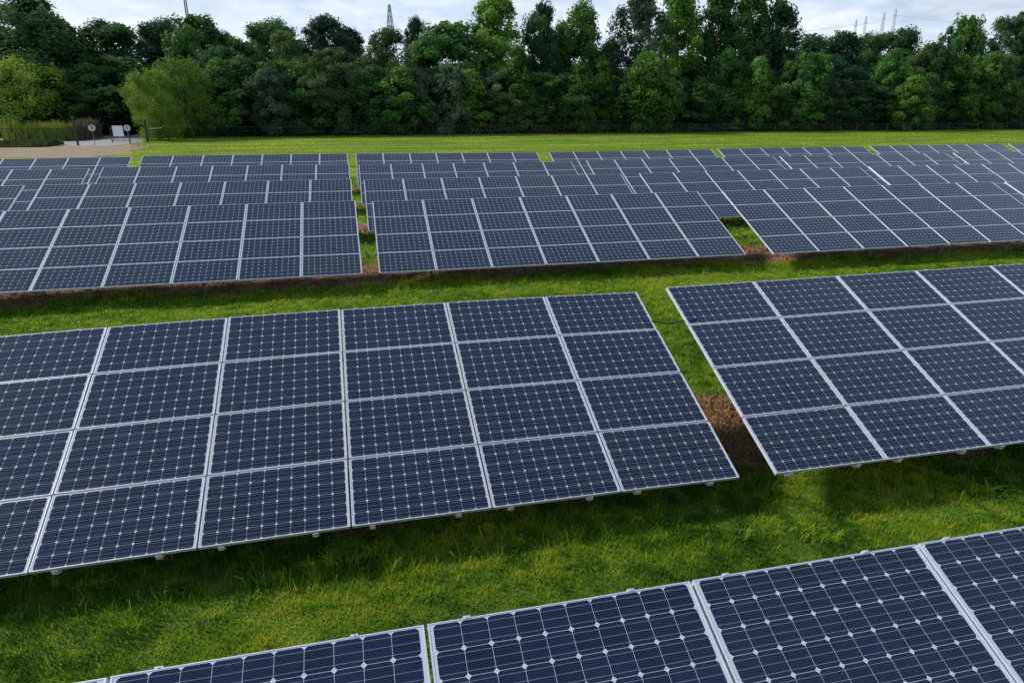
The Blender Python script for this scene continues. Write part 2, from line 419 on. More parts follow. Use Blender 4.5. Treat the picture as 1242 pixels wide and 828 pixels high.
def ground_material():
    m, nt, b = mat_new('turf_and_soil')
    a = nt.nodes.new('ShaderNodeAttribute'); a.attribute_name = 'soil'
    n1 = noise(nt, .16, 5, .6); n2 = noise(nt, 1.7, 6, .65); n3 = noise(nt, 23, 4, .7); n4 = noise(nt, .9, 4, .5)
    tc = nt.nodes.new('ShaderNodeTexCoord'); mp = nt.nodes.new('ShaderNodeMapping'); mp.inputs['Scale'].default_value = (.05, .32, 1)
    nt.links.new(tc.outputs['Object'], mp.inputs[0]); n5 = noise(nt, 1., 5, .6, mp.outputs[0])
    far = ramp(nt, n5, [(.36, (.075, .150, .016)), (.5, (.175, .260, .026)), (.64, (.33, .345, .045))])
    fine = ramp(nt, n3, [(.3, (.5,) * 3), (.7, (1.2,) * 3)])
    mul = nt.nodes.new('ShaderNodeMix'); mul.data_type = 'RGBA'; mul.blend_type = 'MULTIPLY'; mul.inputs[0].default_value = .6
    nt.links.new(far, mul.inputs[6]); nt.links.new(fine, mul.inputs[7])
    nearc = ramp(nt, n2, [(.3, (.05, .10, .012)), (.55, (.105, .175, .02)), (.75, (.15, .19, .035))])
    sepx = nt.nodes.new('ShaderNodeSeparateXYZ'); nt.links.new(tc.outputs['Object'], sepx.inputs[0])
    isfar = mth(nt, 'SMOOTH_MIN', 1.0, mth(nt, 'MAXIMUM', 0.0, mth(nt, 'DIVIDE', mth(nt, 'SUBTRACT', sepx.outputs[1], 23.), 8.)), .1)
    turf = mixc(nt, isfar, nearc, mul.outputs[2])
    soil = ramp(nt, mth(nt, 'ADD', mth(nt, 'MULTIPLY', n2, .6), mth(nt, 'MULTIPLY', n3, .4)), [(.34, (.065, .036, .020)), (.5, (.21, .115, .066)), (.64, (.38, .24, .14))])
    soil = mixc(nt, mth(nt, 'MULTIPLY', mth(nt, 'GREATER_THAN', sepx.outputs[1], 15.), .75), soil, ramp(nt, n2, [(.34, (.07, .036, .022)), (.5, (.21, .115, .070)), (.64, (.36, .22, .14))]))
    sf = mth(nt, 'ADD', a.outputs['Fac'], mth(nt, 'MULTIPLY', mth(nt, 'SUBTRACT', n4, .5), .5))
    sf = ramp(nt, sf, [(.35, (0, 0, 0)), (.55, (1, 1, 1))])
    nt.links.new(mixc(nt, sf, turf, soil), b.inputs['Base Color'])
    b.inputs['Roughness'].default_value = .95; b.inputs['Specular IOR Level'].default_value = .1
    bp = nt.nodes.new('ShaderNodeBump'); bp.inputs['Strength'].default_value = .8; bp.inputs['Distance'].default_value = .05
    nt.links.new(mth(nt, 'ADD', n3, mth(nt, 'MULTIPLY', n2, 1.5)), bp.inputs['Height']); nt.links.new(bp.outputs[0], b.inputs['Normal'])
    return m
V = np.stack([XX.ravel(), YY.ravel(), ZZ.ravel()], -1)
g = link('ground', np_mesh('ground', V, 4, Fq, ground_material(), {'soil': sm.ravel()}, True))
tag(g, 'flat grass field with brown bare soil strips under the tables', 'ground', kind='structure')
from mathutils import noise as _mn
def gz(x, y):
    """terrain height at points (bilinear on the grid)"""
    x = np.asarray(x, float); y = np.asarray(y, float)
    i = np.clip(np.searchsorted(gx, x) - 1, 0, nx - 2); j = np.clip(np.searchsorted(gy, y) - 1, 0, ny - 2)
    fx = (x - gx[i]) / (gx[i + 1] - gx[i]); fy = (y - gy[j]) / (gy[j + 1] - gy[j])
    return (ZZ[j, i] * (1 - fx) + ZZ[j, i + 1] * fx) * (1 - fy) + (ZZ[j + 1, i] * (1 - fx) + ZZ[j + 1, i + 1] * fx) * fy

# ------------------------------------------------------------------ grass blades (stuff)
def grass_material():
    m, nt, b = mat_new('grass_blades')
    a = nt.nodes.new('ShaderNodeAttribute'); a.attribute_name = 'tint'
    c = ramp(nt, a.outputs['Fac'], [(.0, (.040, .120, .010)), (.35, (.120, .270, .016)), (.65, (.27, .40, .024)), (.88, (.42, .45, .040)), (1., (.44, .33, .15))])
    nt.links.new(c, b.inputs['Base Color']); b.inputs['Roughness'].default_value = .6; b.inputs['Specular IOR Level'].default_value = .1
    tr = nt.nodes.new('ShaderNodeBsdfTranslucent'); nt.links.new(c, tr.inputs[0])
    mx = nt.nodes.new('ShaderNodeMixShader'); mx.inputs[0].default_value = .45
    nt.links.new(b.outputs[0], mx.inputs[1]); nt.links.new(tr.outputs[0], mx.inputs[2])
    nt.links.new(mx.outputs[0], nt.nodes['Material Output'].inputs[0])
    return m
M['grass'] = grass_material()
def blades(rng, x, y, h, wd, lean, tint):
    n = len(x); a = rng.random(n) * 2 * math.pi; b = rng.random(n) * 2 * math.pi
    z = gz(x, y) - .005
    dx, dy = np.cos(a) * wd, np.sin(a) * wd; lx, ly = np.cos(b) * lean * h, np.sin(b) * lean * h
    p0 = np.stack([x - dx, y - dy, z], -1); p1 = np.stack([x + dx, y + dy, z], -1)
    p2 = np.stack([x + dx * .75 + lx * .35, y + dy * .75 + ly * .35, z + h * .55], -1)
    p3 = np.stack([x - dx * .75 + lx * .35, y - dy * .75 + ly * .35, z + h * .55], -1)
    p4 = np.stack([x + lx, y + ly, z + h * (1 - .25 * lean)], -1)
    return p0, p1, p2, p3, p4, tint
def grass_patch(seed, y0, y1, dens, h0, h1, wd, xl, xr, litter=False, var=1., dark=0.):
    rng = np.random.default_rng(seed)
    A = (y1 - y0) * ((xl(y1) + xl(y0)) * 0 + (xr(y1) - xl(y1)))
    n = int(A * dens)
    y = rng.uniform(y0, y1, n); x = rng.uniform(xl(y1), xr(y1), n)
    k = (x > xl(y)) & (x < xr(y)); x, y = x[k], y[k]
    s = soil_mask(x, y); k = (rng.random(len(x)) < s) if litter else (rng.random(len(x)) > s * 1.35); x, y = x[k], y[k]
    clump = fbm(x, y, .45)
    if litter: clump = clump * 0 + .6
    k = rng.random(len(x)) < .35 + clump * 1.2; x, y, clump = x[k], y[k], clump[k]
    big = fbm(x + 40, y, 2.6)
    h = (h0 + (h1 - h0) * rng.random(len(x)) ** 1.6) * (.30 + 1.4 * clump)
    tint = np.clip(.42 + (big - .5) * 1.3 * var + (vnoise(x, y, .16) - .5) * .9 * var + rng.normal(0, .16 * var, len(x)), 0, 1)
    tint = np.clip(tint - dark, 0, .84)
    if litter: tint = np.clip(rng.normal(.5, .25, len(x)), 0, 1)
    dry = rng.random(len(x)) < .018; tint[dry] = 1.
    return blades(rng, x, y, h, wd * (.6 + .8 * rng.random(len(x))), .15 + .75 * rng.random(len(x)), tint)
parts = [
 grass_patch(1, 2.6, 8.2, 3600, .035, .085, .0045, lambda y: -.66 * y - 1.2, lambda y: 1.36 * y + 1.6, False, 1.1, .05),
 grass_patch(2, 8.2, 13.5, 1500, .04, .10, .0065, lambda y: -.58 * y - 1, lambda y: 1.25 * y + 1),
 grass_patch(3, 13.5, 24.0, 800, .045, .095, .011, lambda y: -.52 * y - 1, lambda y: 1.22 * y + 1, False, .8, -.17),
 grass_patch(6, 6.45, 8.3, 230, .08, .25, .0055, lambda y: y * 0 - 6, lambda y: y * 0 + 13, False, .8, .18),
 grass_patch(7, 19.0, 20.6, 70, .10, .24, .010, lambda y: y * 0 - 12, lambda y: y * 0 + 30, False, .8),
 grass_patch(4, 24., 50.0, 60, .10, .20, .030, lambda y: y * 0 - 3, lambda y: y * 0 + 26),
 grass_patch(5, 48., 124.0, 16, .04, .12, .035, lambda y: -.285 * y, lambda y: 1.22 * y, False, .45),
]
P = [np.concatenate([p[i] for p in parts]) for i in range(6)]
n = len(P[5]); V = np.stack(P[:5], 1).reshape(-1, 3); b0 = np.arange(n) * 5
F3 = np.concatenate([np.stack([b0, b0 + 1, b0 + 2], -1), np.stack([b0, b0 + 2, b0 + 3], -1), np.stack([b0 + 3, b0 + 2, b0 + 4], -1)])
print('grass blades', n)
lit = grass_patch(21, 7., 12.5, 1500, .02, .09, .007, lambda y: y * 0 - 2, lambda y: y * 0 + 11, True)
lit2 = grass_patch(22, 19.5, 24.5, 160, .03, .10, .012, lambda y: y * 0 - 14, lambda y: y * 0 + 30, True)
go = link('grass', np_mesh('grass', V, 3, F3, M['grass'], {'tint': np.repeat(P[5], 5)}))
tag(go, 'short yellow-green mown grass in the lanes between the solar tables', 'grass', kind='stuff')

LP = [np.concatenate([lit[i], lit2[i]]) for i in range(6)]; n = len(LP[5]); V = np.stack(LP[:5], 1).reshape(-1, 3); b0 = np.arange(n) * 5
F3 = np.concatenate([np.stack([b0, b0 + 1, b0 + 2], -1), np.stack([b0, b0 + 2, b0 + 3], -1), np.stack([b0 + 3, b0 + 2, b0 + 4], -1)])
ml, nt, b = mat_new('dead_grass'); a = nt.nodes.new('ShaderNodeAttribute'); a.attribute_name = 'tint'
nt.links.new(ramp(nt, a.outputs['Fac'], [(.1, (.09, .05, .028)), (.45, (.28, .16, .085)), (.8, (.46, .33, .18)), (.97, (.12, .19, .03))]), b.inputs['Base Color']); b.inputs['Roughness'].default_value = .9
tag(link('dead_grass', np_mesh('dead_grass', V, 3, F3, ml, {'tint': np.repeat(LP[5], 5)})), 'withered brown grass litter on the bare soil under the tables', 'dead grass', kind='stuff')

# taller weeds that stand out one by one
def tuft_mesh(seed, nb, h, spread, wd):
    rng = np.random.default_rng(seed); V = []; F = []; T = []
    for i in range(nb):
        a = rng.random() * 6.28; r = spread * rng.random() ** .7; x, y = r * math.cos(a), r * math.sin(a)
        b = rng.random() * 6.28; hh = h * (.45 + .55 * rng.random()); ln = hh * (.25 + .7 * rng.random())
        dx, dy = math.cos(b + 1.57), math.sin(b + 1.57); n0 = len(V); tv = .40 + .4 * rng.random()
        for k in range(5):
            t = k / 4; wv = wd * (1 - t) ** .7 + .0006; px, py = x + math.cos(b) * ln * t * t, y + math.sin(b) * ln * t * t
            pz = hh * (t - .32 * t * t * t) - .01
            V += [(px - dx * wv, py - dy * wv, pz), (px + dx * wv, py + dy * wv, pz)]; T += [tv, tv]
        for k in range(4): F.append((n0 + 2*k, n0 + 2*k + 1, n0 + 2*k + 3, n0 + 2*k + 2))
    return np_mesh('tall_grass_clump', V, 4, F, M['grass'], {'tint': T})
TM = [tuft_mesh(11, 34, .42, .16, .009), tuft_mesh(12, 60, .30, .30, .007), tuft_mesh(13, 16, .50, .10, .008), tuft_mesh(14, 90, .34, .38, .007)]
for px, py, k, s, lab in [
  (398, 690, 2, 1.0, 'upright grass clump just under the low edge of the left table, near its fourth column'),
  (425, 678, 3, .9, 'broad spreading grass clump in the shade below the left table'),
  (452, 676, 0, 1.0, 'arching grass clump in the shade, right of the broad one below the left table'),
  (477, 694, 2, .8, 'small spiky grass clump at the sunlit edge of the left table shade'),
  (503, 698, 2, .7, 'lone spiky grass blades in the lane, left of the foreground table corner'),
  (905, 655, 0, .75, 'bright grass clump in the lane below the gap between the big tables'),
  (938, 648, 1, 1.0, 'sunlit leafy grass clump in the middle of the lane, right of the gap'),
  (985, 650, 3, .85, 'largest sunlit grass clump in the lane near the foreground table'),
  (1012, 655, 0, .8, 'grass clump right beside the largest sunlit one in the lane'),
  (1152, 640, 1, .8, 'tawny grass clump near the top edge of the foreground table'),
  (1178, 600, 2, .9, 'two thin tall grass blades at the shade edge below the right table'),
  (1200, 600, 2, .8, 'spiky grass clump at the shade edge, farthest right but one'),
  (1233, 632, 0, .9, 'grass clump at the right rim of the photo, in the lane'),
  (1135, 578, 0, .7, 'pale grass clump deep in the shade under the right table'),
  (66, 712, 2, .7, 'thin grass clump in the deep shade at the far left'),
  (120, 706, 1, .8, 'low dark weed patch under the far left of the big table')]:
    x, y = ground(px, py); o = link('tall_grass_clump', TM[k]); o.location = (x, y, float(gz(x, y)))
    o.scale = (s * .8, s * .8, s * .72); o.rotation_euler = (0, 0, px * .7); tag(o, lab, 'grass clump', 'taller grass clumps in the near lane')

# ------------------------------------------------------------------ road and dirt at the far left
def sheet(name, pix, z, mat, label, cat):
    """ground-level sheet given as left/right pairs, subdivided with ragged rims"""
    V = []; F = []; rng = random.Random(5)
    for (ax, ay), (bx, by) in pix:
        A, B = ground(ax, ay), ground(bx, by)
        for t in np.linspace(0, 1, 9): V.append((A[0] + (B[0] - A[0]) * t, A[1] + (B[1] - A[1]) * t, z))
    # smooth-ish interpolation along the strip
    rows = len(pix); out = []
    for r in range(rows - 1):
        for s in range(8):
            for t in range(9):
                a, b = V[r * 9 + t], V[(r + 1) * 9 + t]; k = s / 8
                j = (rng.random() - .5) * (1.1 if t in (0, 8) else 0)
                out.append((a[0] + (b[0] - a[0]) * k, a[1] + (b[1] - a[1]) * k + j, z))
    out += V[-9:]
    n = len(out) // 9
    for r in range(n - 1):
        for t in range(8): i = r * 9 + t; F.append((i, i + 1, i + 10, i + 9))
    me = np_mesh(name, np.array(out), 4, np.array(F), mat)
    return tag(link(name, me), label, cat, kind='structure')
def loose(name, a, b, c, sc1=.7):
    m, nt, bb = mat_new(name); n1 = noise(nt, sc1, 6, .65); n2 = noise(nt, 6, 4, .7)
    nt.links.new(ramp(nt, mth(nt, 'ADD', mth(nt, 'MULTIPLY', n1, .7), mth(nt, 'MULTIPLY', n2, .3)), [(.35, a), (.5, b), (.65, c)]), bb.inputs['Base Color'])
    bb.inputs['Roughness'].default_value = .95; return m
sheet('dirt_verge', [((-180, 191.5), (-180, 177)), ((-60, 191.5), (-60, 177)), ((40, 191.5), (40, 178)), ((110, 190.5), (110, 176.5)), ((150, 187), (145, 174.5)), ((183, 177.5), (170, 171))],
      .006, loose('bare_dirt', (.12, .085, .052), (.21, .150, .10), (.30, .235, .17)), 'bare orange dirt strip in front of the gravel road', 'dirt')
sheet('gravel_road', [((-200, 174), (-200, 167.5)), ((20, 174.5), (20, 168)), ((95, 178), (90, 167.5)), ((135, 177.5), (128, 166)), ((168, 173), (148, 163)), ((188, 164), (168, 157.5)), ((205, 158), (192, 153.2)), ((240, 153), (235, 149.5))],
      .012, loose('grey_gravel', (.15, .16, .175), (.23, .24, .26), (.32, .32, .33)), 'pale grey gravel road bending back between the trees', 'road')

# ------------------------------------------------------------------ trees
def crown_mesh(seed, prof, H, Rad, mat, nclump, nleaf, lsz, csz, flat=.75, gap=.0, name='crown'):
    """leaf cards gathered in clumps spread through the crown volume; t=0 bottom of crown, 1 top"""
    rng = np.random.default_rng(seed); cc = []
    lob = rng.random(8) * 6.28
    while len(cc) < nclump:
        t = rng.random() ** .85; a = rng.random() * 6.28
        rr = prof(t) * (1 + .22 * math.sin(2 * a + lob[0] + 5 * t) + .16 * math.sin(5 * a + lob[1] - 7 * t))
        if rng.random() > .25 + rr: continue
        q = (rng.random() ** .45) * rr
        cc.append((q * math.cos(a) * Rad, q * math.sin(a) * Rad, t * H, q / max(rr, .05)))
    cc = np.array(cc)
    P = []; Nn = []; T = []; S = []
    for x, y, z, q in cc:
        m = int(nleaf * (.55 + .9 * rng.random())); r = csz * (.6 + .8 * rng.random())
        d = rng.normal(0, 1, (m, 3)); d /= np.linalg.norm(d, axis=1)[:, None]
        p = d * (rng.random(m) ** .5)[:, None] * r; p[:, 2] *= flat
        p[:, 2] -= .25 * (p[:, 0] ** 2 + p[:, 1] ** 2) / r
        P.append(p + (x, y, z)); out = d * .8 + np.array([x, y, 0]) / (Rad + 1e-6) * .9 + (0, 0, .25) + rng.normal(0, .55, (m, 3))
        Nn.append(out); ct = .5 + rng.normal(0, .13)
        T.append(np.clip(ct + rng.normal(0, .10, m) + .12 * (d[:, 2]), 0, 1)); S.append(lsz * (.55 + .9 * rng.random(m)))
    P = np.concatenate(P); Nn = np.concatenate(Nn); T = np.concatenate(T); S = np.concatenate(S)
    Nn /= np.linalg.norm(Nn, axis=1)[:, None]
    ref = rng.normal(0, 1, Nn.shape); U = np.cross(Nn, ref); U /= np.linalg.norm(U, axis=1)[:, None]; W = np.cross(Nn, U)
    U *= S[:, None]; W *= (S * (.45 + .35 * rng.random(len(S))))[:, None]
    Q = np.stack([P - U, P - W * .9 + U * .15, P + U, P + W], 1)
    V = Q.reshape(-1, 3); n = len(P); F = np.arange(n * 4).reshape(-1, 4)
    return np_mesh(name, V, 4, F, LEAF[mat], {'tint': np.repeat(T, 4)}), cc
def trunk_mesh(seed, cc, Htot, zc, r0, mat, nl=14, lean=.3):
    rng = random.Random(seed); m = MB()
    top = zc + (Htot - zc) * .82
    path = []; x = y = 0
    for i in range(8):
        t = i / 7; path.append((x, y, t * top - .1)); x += rng.uniform(-lean, lean) * .5; y += rng.uniform(-lean, lean) * .5
    rad = [r0 * (1.25 if i == 0 else 1) * (1 - .86 * i / 7) for i in range(8)]
    m.tube(path, rad, 8)
    idx = rng.sample(range(len(cc)), min(nl, len(cc)))
    for i in idx:
        cx, cy, cz, q = cc[i]; cz += zc
        zb = max(zc * .7, min(cz - .35 * math.hypot(cx, cy) - .5, top * .95)); k = min(7, max(0, zb / top * 7)); k0 = int(k); 
        bx, by, _ = path[min(k0, 7)]
        mid = ((bx + cx) * .5, (by + cy) * .5, zb + (cz - zb) * .62)
        rb = r0 * .42 * (1 - .7 * zb / Htot)
        m.tube([(bx, by, zb), mid, (cx, cy, cz)], [rb, rb * .6, rb * .18], 5)
    return m.mesh('trunk', mat)
def kind(seed, H, Rad, zc, prof, mat, nclump, nleaf, lsz, csz, bark='bark', r0=.28, flat=.75, nl=14):
    cm, cc = crown_mesh(seed, prof, H - zc, Rad, mat, int(nclump * 1.15), int(nleaf * 1.35), lsz * .80, csz * .92, min(1.05, flat * 1.25))
    return {'H': H, 'R': Rad, 'zc': zc, 'crown': cm, 'trunk': trunk_mesh(seed, cc, H, zc, r0, M[bark], nl)}
rnd_p = lambda t: math.sqrt(max(0, 1 - (1.85 * t - .85) ** 2)) * .98 + .02
egg = lambda t: (math.sin(math.pi * min(1, (t * .86 + .14)) ** .75)) ** .7 if t < 1 else 0
cone = lambda t: (1 - t) ** .8 * (.35 + .65 * min(1, t * 8)) + .03
popl = lambda t: (math.sin(math.pi * (t * .9 + .07))) ** .62 * (1.02 - .18 * t)
wide = lambda t: math.sqrt(max(0, 1 - (1.5 * t - .5) ** 2))
bushp = lambda t: math.sqrt(max(0, 1 - t * t))
K = {
 'round_dark':  kind(21, 16, 4.6, 1.6, rnd_p, 'dark', 150, 95, .27, 1.25),
 'round_mid':   kind(22, 15, 4.4, 1.2, rnd_p, 'mid', 150, 95, .26, 1.15),
 'round_mid2':  kind(32, 15, 4.2, .8, egg, 'mid', 140, 95, .26, 1.2),
 'egg_fresh':   kind(23, 13, 3.6, .9, egg, 'fresh', 130, 90, .24, 1.0),
 'egg_dark':    kind(24, 15, 4.0, 1.0, egg, 'dark', 140, 95, .26, 1.15),
 'tall_fresh':  kind(25, 21, 4.0, 4.5, popl, 'fresh', 125, 100, .26, 1.25, 'bark_pale', .32, .85, 22),
 'tall_mid':    kind(26, 21, 3.8, 4.5, popl, 'mid', 125, 100, .26, 1.2, 'bark_pale', .32, .85, 22),
 'tall_dark':   kind(27, 20, 4.2, 4.0, popl, 'dark', 145, 95, .27, 1.2, 'bark', .34, .8, 22),
 'grey':        kind(28, 17, 4.6, 2.5, rnd_p, 'grey', 150, 95, .22, 1.15),
 'grey_low':    kind(38, 11, 4.4, .5, bushp, 'grey', 120, 95, .22, 1.0),
 'olive':       kind(29, 17, 5.0, 1.5, rnd_p, 'olive', 150, 95, .20, 1.15),
 'conifer':     kind(30, 11, 3.0, .5, cone, 'pine', 150, 80, .20, .75, 'bark', .22, .55),
 'pine':        kind(31, 18, 4.4, 6, wide, 'pine', 110, 110, .20, 1.25, 'bark', .28, .6, 20),
 'willow':      kind(33, 12, 5.6, .8, rnd_p, 'yellow', 190, 120, .15, 1.25, 'bark', .30, .9),
 'willow_shade_side':  kind(39, 12, 5.6, .8, rnd_p, 'soft', 190, 120, .16, 1.25, 'bark', .30, .9),  # right half of the willow, its shade put into a darker leaf colour
 'cone_fresh':  kind(34, 13, 3.0, .8, cone, 'fresh', 130, 85, .24, .95),
 'sapling':     kind(35, 4.2, 1.6, 1.3, rnd_p, 'fresh', 34, 55, .14, .5, 'bark_pale', .09, .8, 8),
 'oak':         kind(36, 18, 6.0, 5, wide, 'dark', 160, 100, .26, 1.35, 'bark', .36, .7, 24),
}
def tree(k, name, px, py, Y, wpx, label, group=None, cat='tree'):
    """px,py: where the tip stands in the view; Y: distance of the trunk; wpx: crown width"""
    X, H = at(px, py, Y); d = K[k]; s = H / d['H']
    wm = wpx * Y / F_PX; sx = wm * 1.18 / (2 * d['R'])
    rz = random.random() * 6.28
    root = empty(name, (X, Y, 0), rz); root.scale = (sx, sx, s)
    tag(root, label, cat, group)
    c = link('crown', d['crown'], root); c.location = (0, 0, d['zc'])
    link('trunk', d['trunk'], root)
    return root
# prominent trees, each its own label: kind, name, tip x, tip y, distance, width px
T1 = [
 ('tall_dark', 'broadleaf_tree', 28, -4, 138, 74, 'tallest dark tree at the far left of the skyline'),
 ('round_dark', 'broadleaf_tree', 62, 26, 142, 50, 'dark tree just right of the tallest one at the far left'),
 ('oak', 'broadleaf_tree', 128, 28, 146, 84, 'dark spreading tree left of the bright sky notch'),
 ('oak', 'broadleaf_tree', 196, 26, 150, 62, 'dark round-topped tree right of the sky notch, left of the radio mast'),
 ('round_mid', 'broadleaf_tree', 238, 22, 138, 62, 'green domed tree whose top stands at the foot of the radio mast'),
 ('pine', 'pine_tree', 272, 42, 146, 30, 'small dark treetop right of the green domed tree by the mast'),
 ('oak', 'broadleaf_tree', 330, 27, 146, 74, 'dark spreading tree with jagged top between mast and pylon'),
 ('olive', 'broadleaf_tree', 345, 42, 134, 56, 'soft olive green tree before the jagged dark one'),
 ('pine', 'pine_tree', 393, 22, 142, 50, 'dark pine with pointed top left of the lattice pylon'),
 ('pine', 'pine_tree', 420, 36, 150, 44, 'low dark pine crowns between two higher trees left of the pylon'),
 ('olive', 'broadleaf_tree', 468, 38, 130, 66, 'grey-olive rounded tree in front of the lattice pylon'),
 ('pine', 'pine_tree', 503, 24, 140, 26, 'thin lone pine tip right of the lattice pylon'),
 ('round_mid', 'broadleaf_tree', 548, 30, 136, 80, 'broad mid green dome right of the thin pine tip'),
 ('tall_fresh', 'poplar_tree', 602, -3, 136, 56, 'bright green tall poplar standing above the middle of the tree line'),
 ('tall_dark', 'poplar_tree', 656, 6, 138, 42, 'dark narrow tall tree right of the bright poplar'),
 ('tall_mid', 'poplar_tree', 707, 6, 138, 46, 'tall green poplar with feathery top, second right of the bright one'),
 ('tall_dark', 'poplar_tree', 684, 28, 142, 28, 'narrow dark treetop squeezed between two tall poplars'),
 ('pine', 'pine_tree', 740, 52, 146, 34, 'dark low treetop in the bright sky dip of the middle'),
 ('grey', 'broadleaf_tree', 780, -2, 134, 60, 'tall grey-green round tree right of the sky dip'),
 ('tall_fresh', 'poplar_tree', 826, -14, 140, 58, 'loose light green poplar with sky showing through, right of the grey tree'),
 ('tall_mid', 'poplar_tree', 876, -18, 140, 46, 'loose tall poplar reaching the top edge, left of the dark twin'),
 ('tall_mid', 'poplar_tree', 914, -12, 137, 52, 'dense tall poplar reaching the top edge of the photo'),
 ('tall_dark', 'poplar_tree', 945, 2, 134, 54, 'dark tall tree ending the high group right of centre'),
 ('round_dark', 'broadleaf_tree', 985, 46, 140, 60, 'low dark tree beginning the even skyline on the right'),
 ('round_dark', 'broadleaf_tree', 1022, 42, 142, 56, 'dark low dome under the left faint pylons'),
 ('oak', 'broadleaf_tree', 1095, 36, 145, 62, 'brown-green spreading crown right of the faint pylons'),
 ('oak', 'broadleaf_tree', 1056, 42, 146, 44, 'small spreading crown between the faint pylons'),
 ('round_mid', 'broadleaf_tree', 1174, 22, 134, 48, 'bright domed tree rising alone above the right skyline'),
 ('oak', 'broadleaf_tree', 1246, 16, 140, 72, 'large spreading tree cut by the right rim'),
 ('willow', 'willow_tree', 180, 86, 113, 48, 'yellow-green willow beside the road, right of the white board'),
 ('willow_shade_side', 'willow_tree', 216, 75, 119, 58, 'right half of the willow, its shaded side put into darker green leaves'),
 ('willow', 'willow_tree', 22, 74, 132, 84, 'bright yellow-green soft tree at the far left behind the reeds'),
 ('conifer', 'conifer_tree', 126, 90, 132, 46, 'dark conical conifer behind the round sign'),
 ('round_mid', 'broadleaf_tree', 90, 106, 134, 40, 'small green tree left of the dark conifer'),
 ('grey_low', 'broadleaf_tree', 324, 84, 122, 52, 'grey-green bushy tree standing forward, right of the willows'),
 ('olive', 'broadleaf_tree', 400, 62, 124, 56, 'tall olive bushy tree standing forward below the pines'),
 ('egg_fresh', 'broadleaf_tree', 488, 84, 123, 54, 'light green leafy tree at the front below the thin pine'),
 ('grey_low', 'broadleaf_tree', 542, 80, 123, 56, 'grey-green front tree below the broad mid green dome'),
 ('cone_fresh', 'broadleaf_tree', 628, 58, 124, 46, 'tall cone-shaped light tree in front of the dark narrow one'),
 ('cone_fresh', 'broadleaf_tree', 706, 76, 122, 40, 'bright pointed front tree below the feathery poplar'),
 ('cone_fresh', 'broadleaf_tree', 732, 74, 124, 36, 'second pointed front tree, right of the bright pointed one'),
 ('egg_fresh', 'broadleaf_tree', 786, 66, 121, 58, 'full bright green front tree with pale stem below the grey tree'),
 ('egg_fresh', 'broadleaf_tree', 922, 72, 123, 42, 'light yellowish-green front tree below the tall right group'),
 ('round_mid2', 'broadleaf_tree', 884, 62, 126, 54, 'mid green front tree with yellowish top left of the light front tree'),
 ('round_mid', 'broadleaf_tree', 984, 66, 125, 52, 'green front tree below the low dark tree at right'),
 ('egg_fresh', 'broadleaf_tree', 1112, 94, 119, 46, 'small light tree with thin pale trunk standing forward at right'),
 ('round_mid2', 'broadleaf_tree', 1086, 62, 126, 46, 'green tree behind the small light one, to its left'),
 ('round_mid', 'broadleaf_tree', 1136, 54, 128, 54, 'green tree behind the small light one, to its right'),
 ('egg_fresh', 'broadleaf_tree', 1208, 66, 124, 50, 'fresh green front tree near the right rim'),
 ('sapling', 'young_tree', 248, 137, 119.5, 26, 'small young tree with pale stem at the wood edge, right of the willows'),
]
for k, nme, px, py, Y, wpx, lab in T1: tree(k, nme, px, py, Y, wpx, lab)
# filling trees of the front and of the shaded rows behind
G1 = 'mid-height trees filling the front of the wood'
for i, px in enumerate(list(range(256, 1300, 24))):
    k = ['round_mid2', 'egg_dark', 'round_mid', 'olive', 'grey', 'round_mid', 'egg_fresh'][(i * 5 + i // 3) % 7]
    py = 74 + ((i * 37) % 36) - (8 if px > 950 else 0)
    tree(k, 'broadleaf_tree', px + random.uniform(-8, 8), py, 124.5 + (i * 7) % 5 + random.random(), 50 + (i * 13) % 16,
         'leafy mid-height tree of the front edge of the wood, between the taller ones', G1)
TOPS = None
G2 = 'dark trees filling the depth of the wood'
for i, px in enumerate(list(range(-60, 1330, 28))):
    k = ['round_dark', 'round_mid2', 'round_mid', 'oak'][(i * 3 + i // 4) % 4]
    top = 72 if px > 230 else (66 if px < 150 else 82)
    if px > 940: top = 62
    tree(k, 'broadleaf_tree', px + random.uniform(-8, 8), top + ((i * 29) % 18), 137 + (i * 5) % 7, 66 + (i * 11) % 20,
         'dark tree standing deeper in the wood behind the front trees', G2)
for i, px in enumerate(list(range(-50, 1330, 46))):
    tree('round_mid2', 'broadleaf_tree', px + random.uniform(-8, 8), 78 + ((i * 29) % 22), 150 + (i * 5) % 9, 84,
         'dark tree standing deeper in the wood behind the front trees', G2)
G3 = 'low bushes at the grass edge of the wood'
for i in range(26):
    px = 262 + i * 39 + random.uniform(-14, 14)
    tree(['grey_low', 'round_mid2', 'egg_fresh', 'egg_dark'][(i * 3 + i // 4) % 4], 'bush', px, 151 + (i * 17) % 8 - px * .003, 122.2 + (i * 7) % 3 * .5, 20 + (i * 13) % 14,
         'low leafy bush at the grass edge in front of the wood', G3, 'bush')
# left side behind the road
for px, py, Y, wpx, k in [(-30, 30, 140, 70, 'round_dark'), (0, 55, 150, 80, 'egg_dark'), (60, 66, 143, 64, 'round_mid'), (98, 62, 150, 60, 'round_dark'),
                          (150, 78, 156, 60, 'egg_dark'), (176, 84, 160, 56, 'egg_dark'), (40, 95, 139, 50, 'round_mid2'), (-10, 110, 130, 44, 'round_mid'), (264, 60, 130, 56, 'round_dark'), (290, 70, 128, 52, 'egg_dark'), (288, 50, 136, 50, 'round_mid')]:
    tree(k, 'broadleaf_tree', px, py, Y, wpx, 'shaded tree of the wood corner near the gravel road', 'trees of the wood corner by the road')

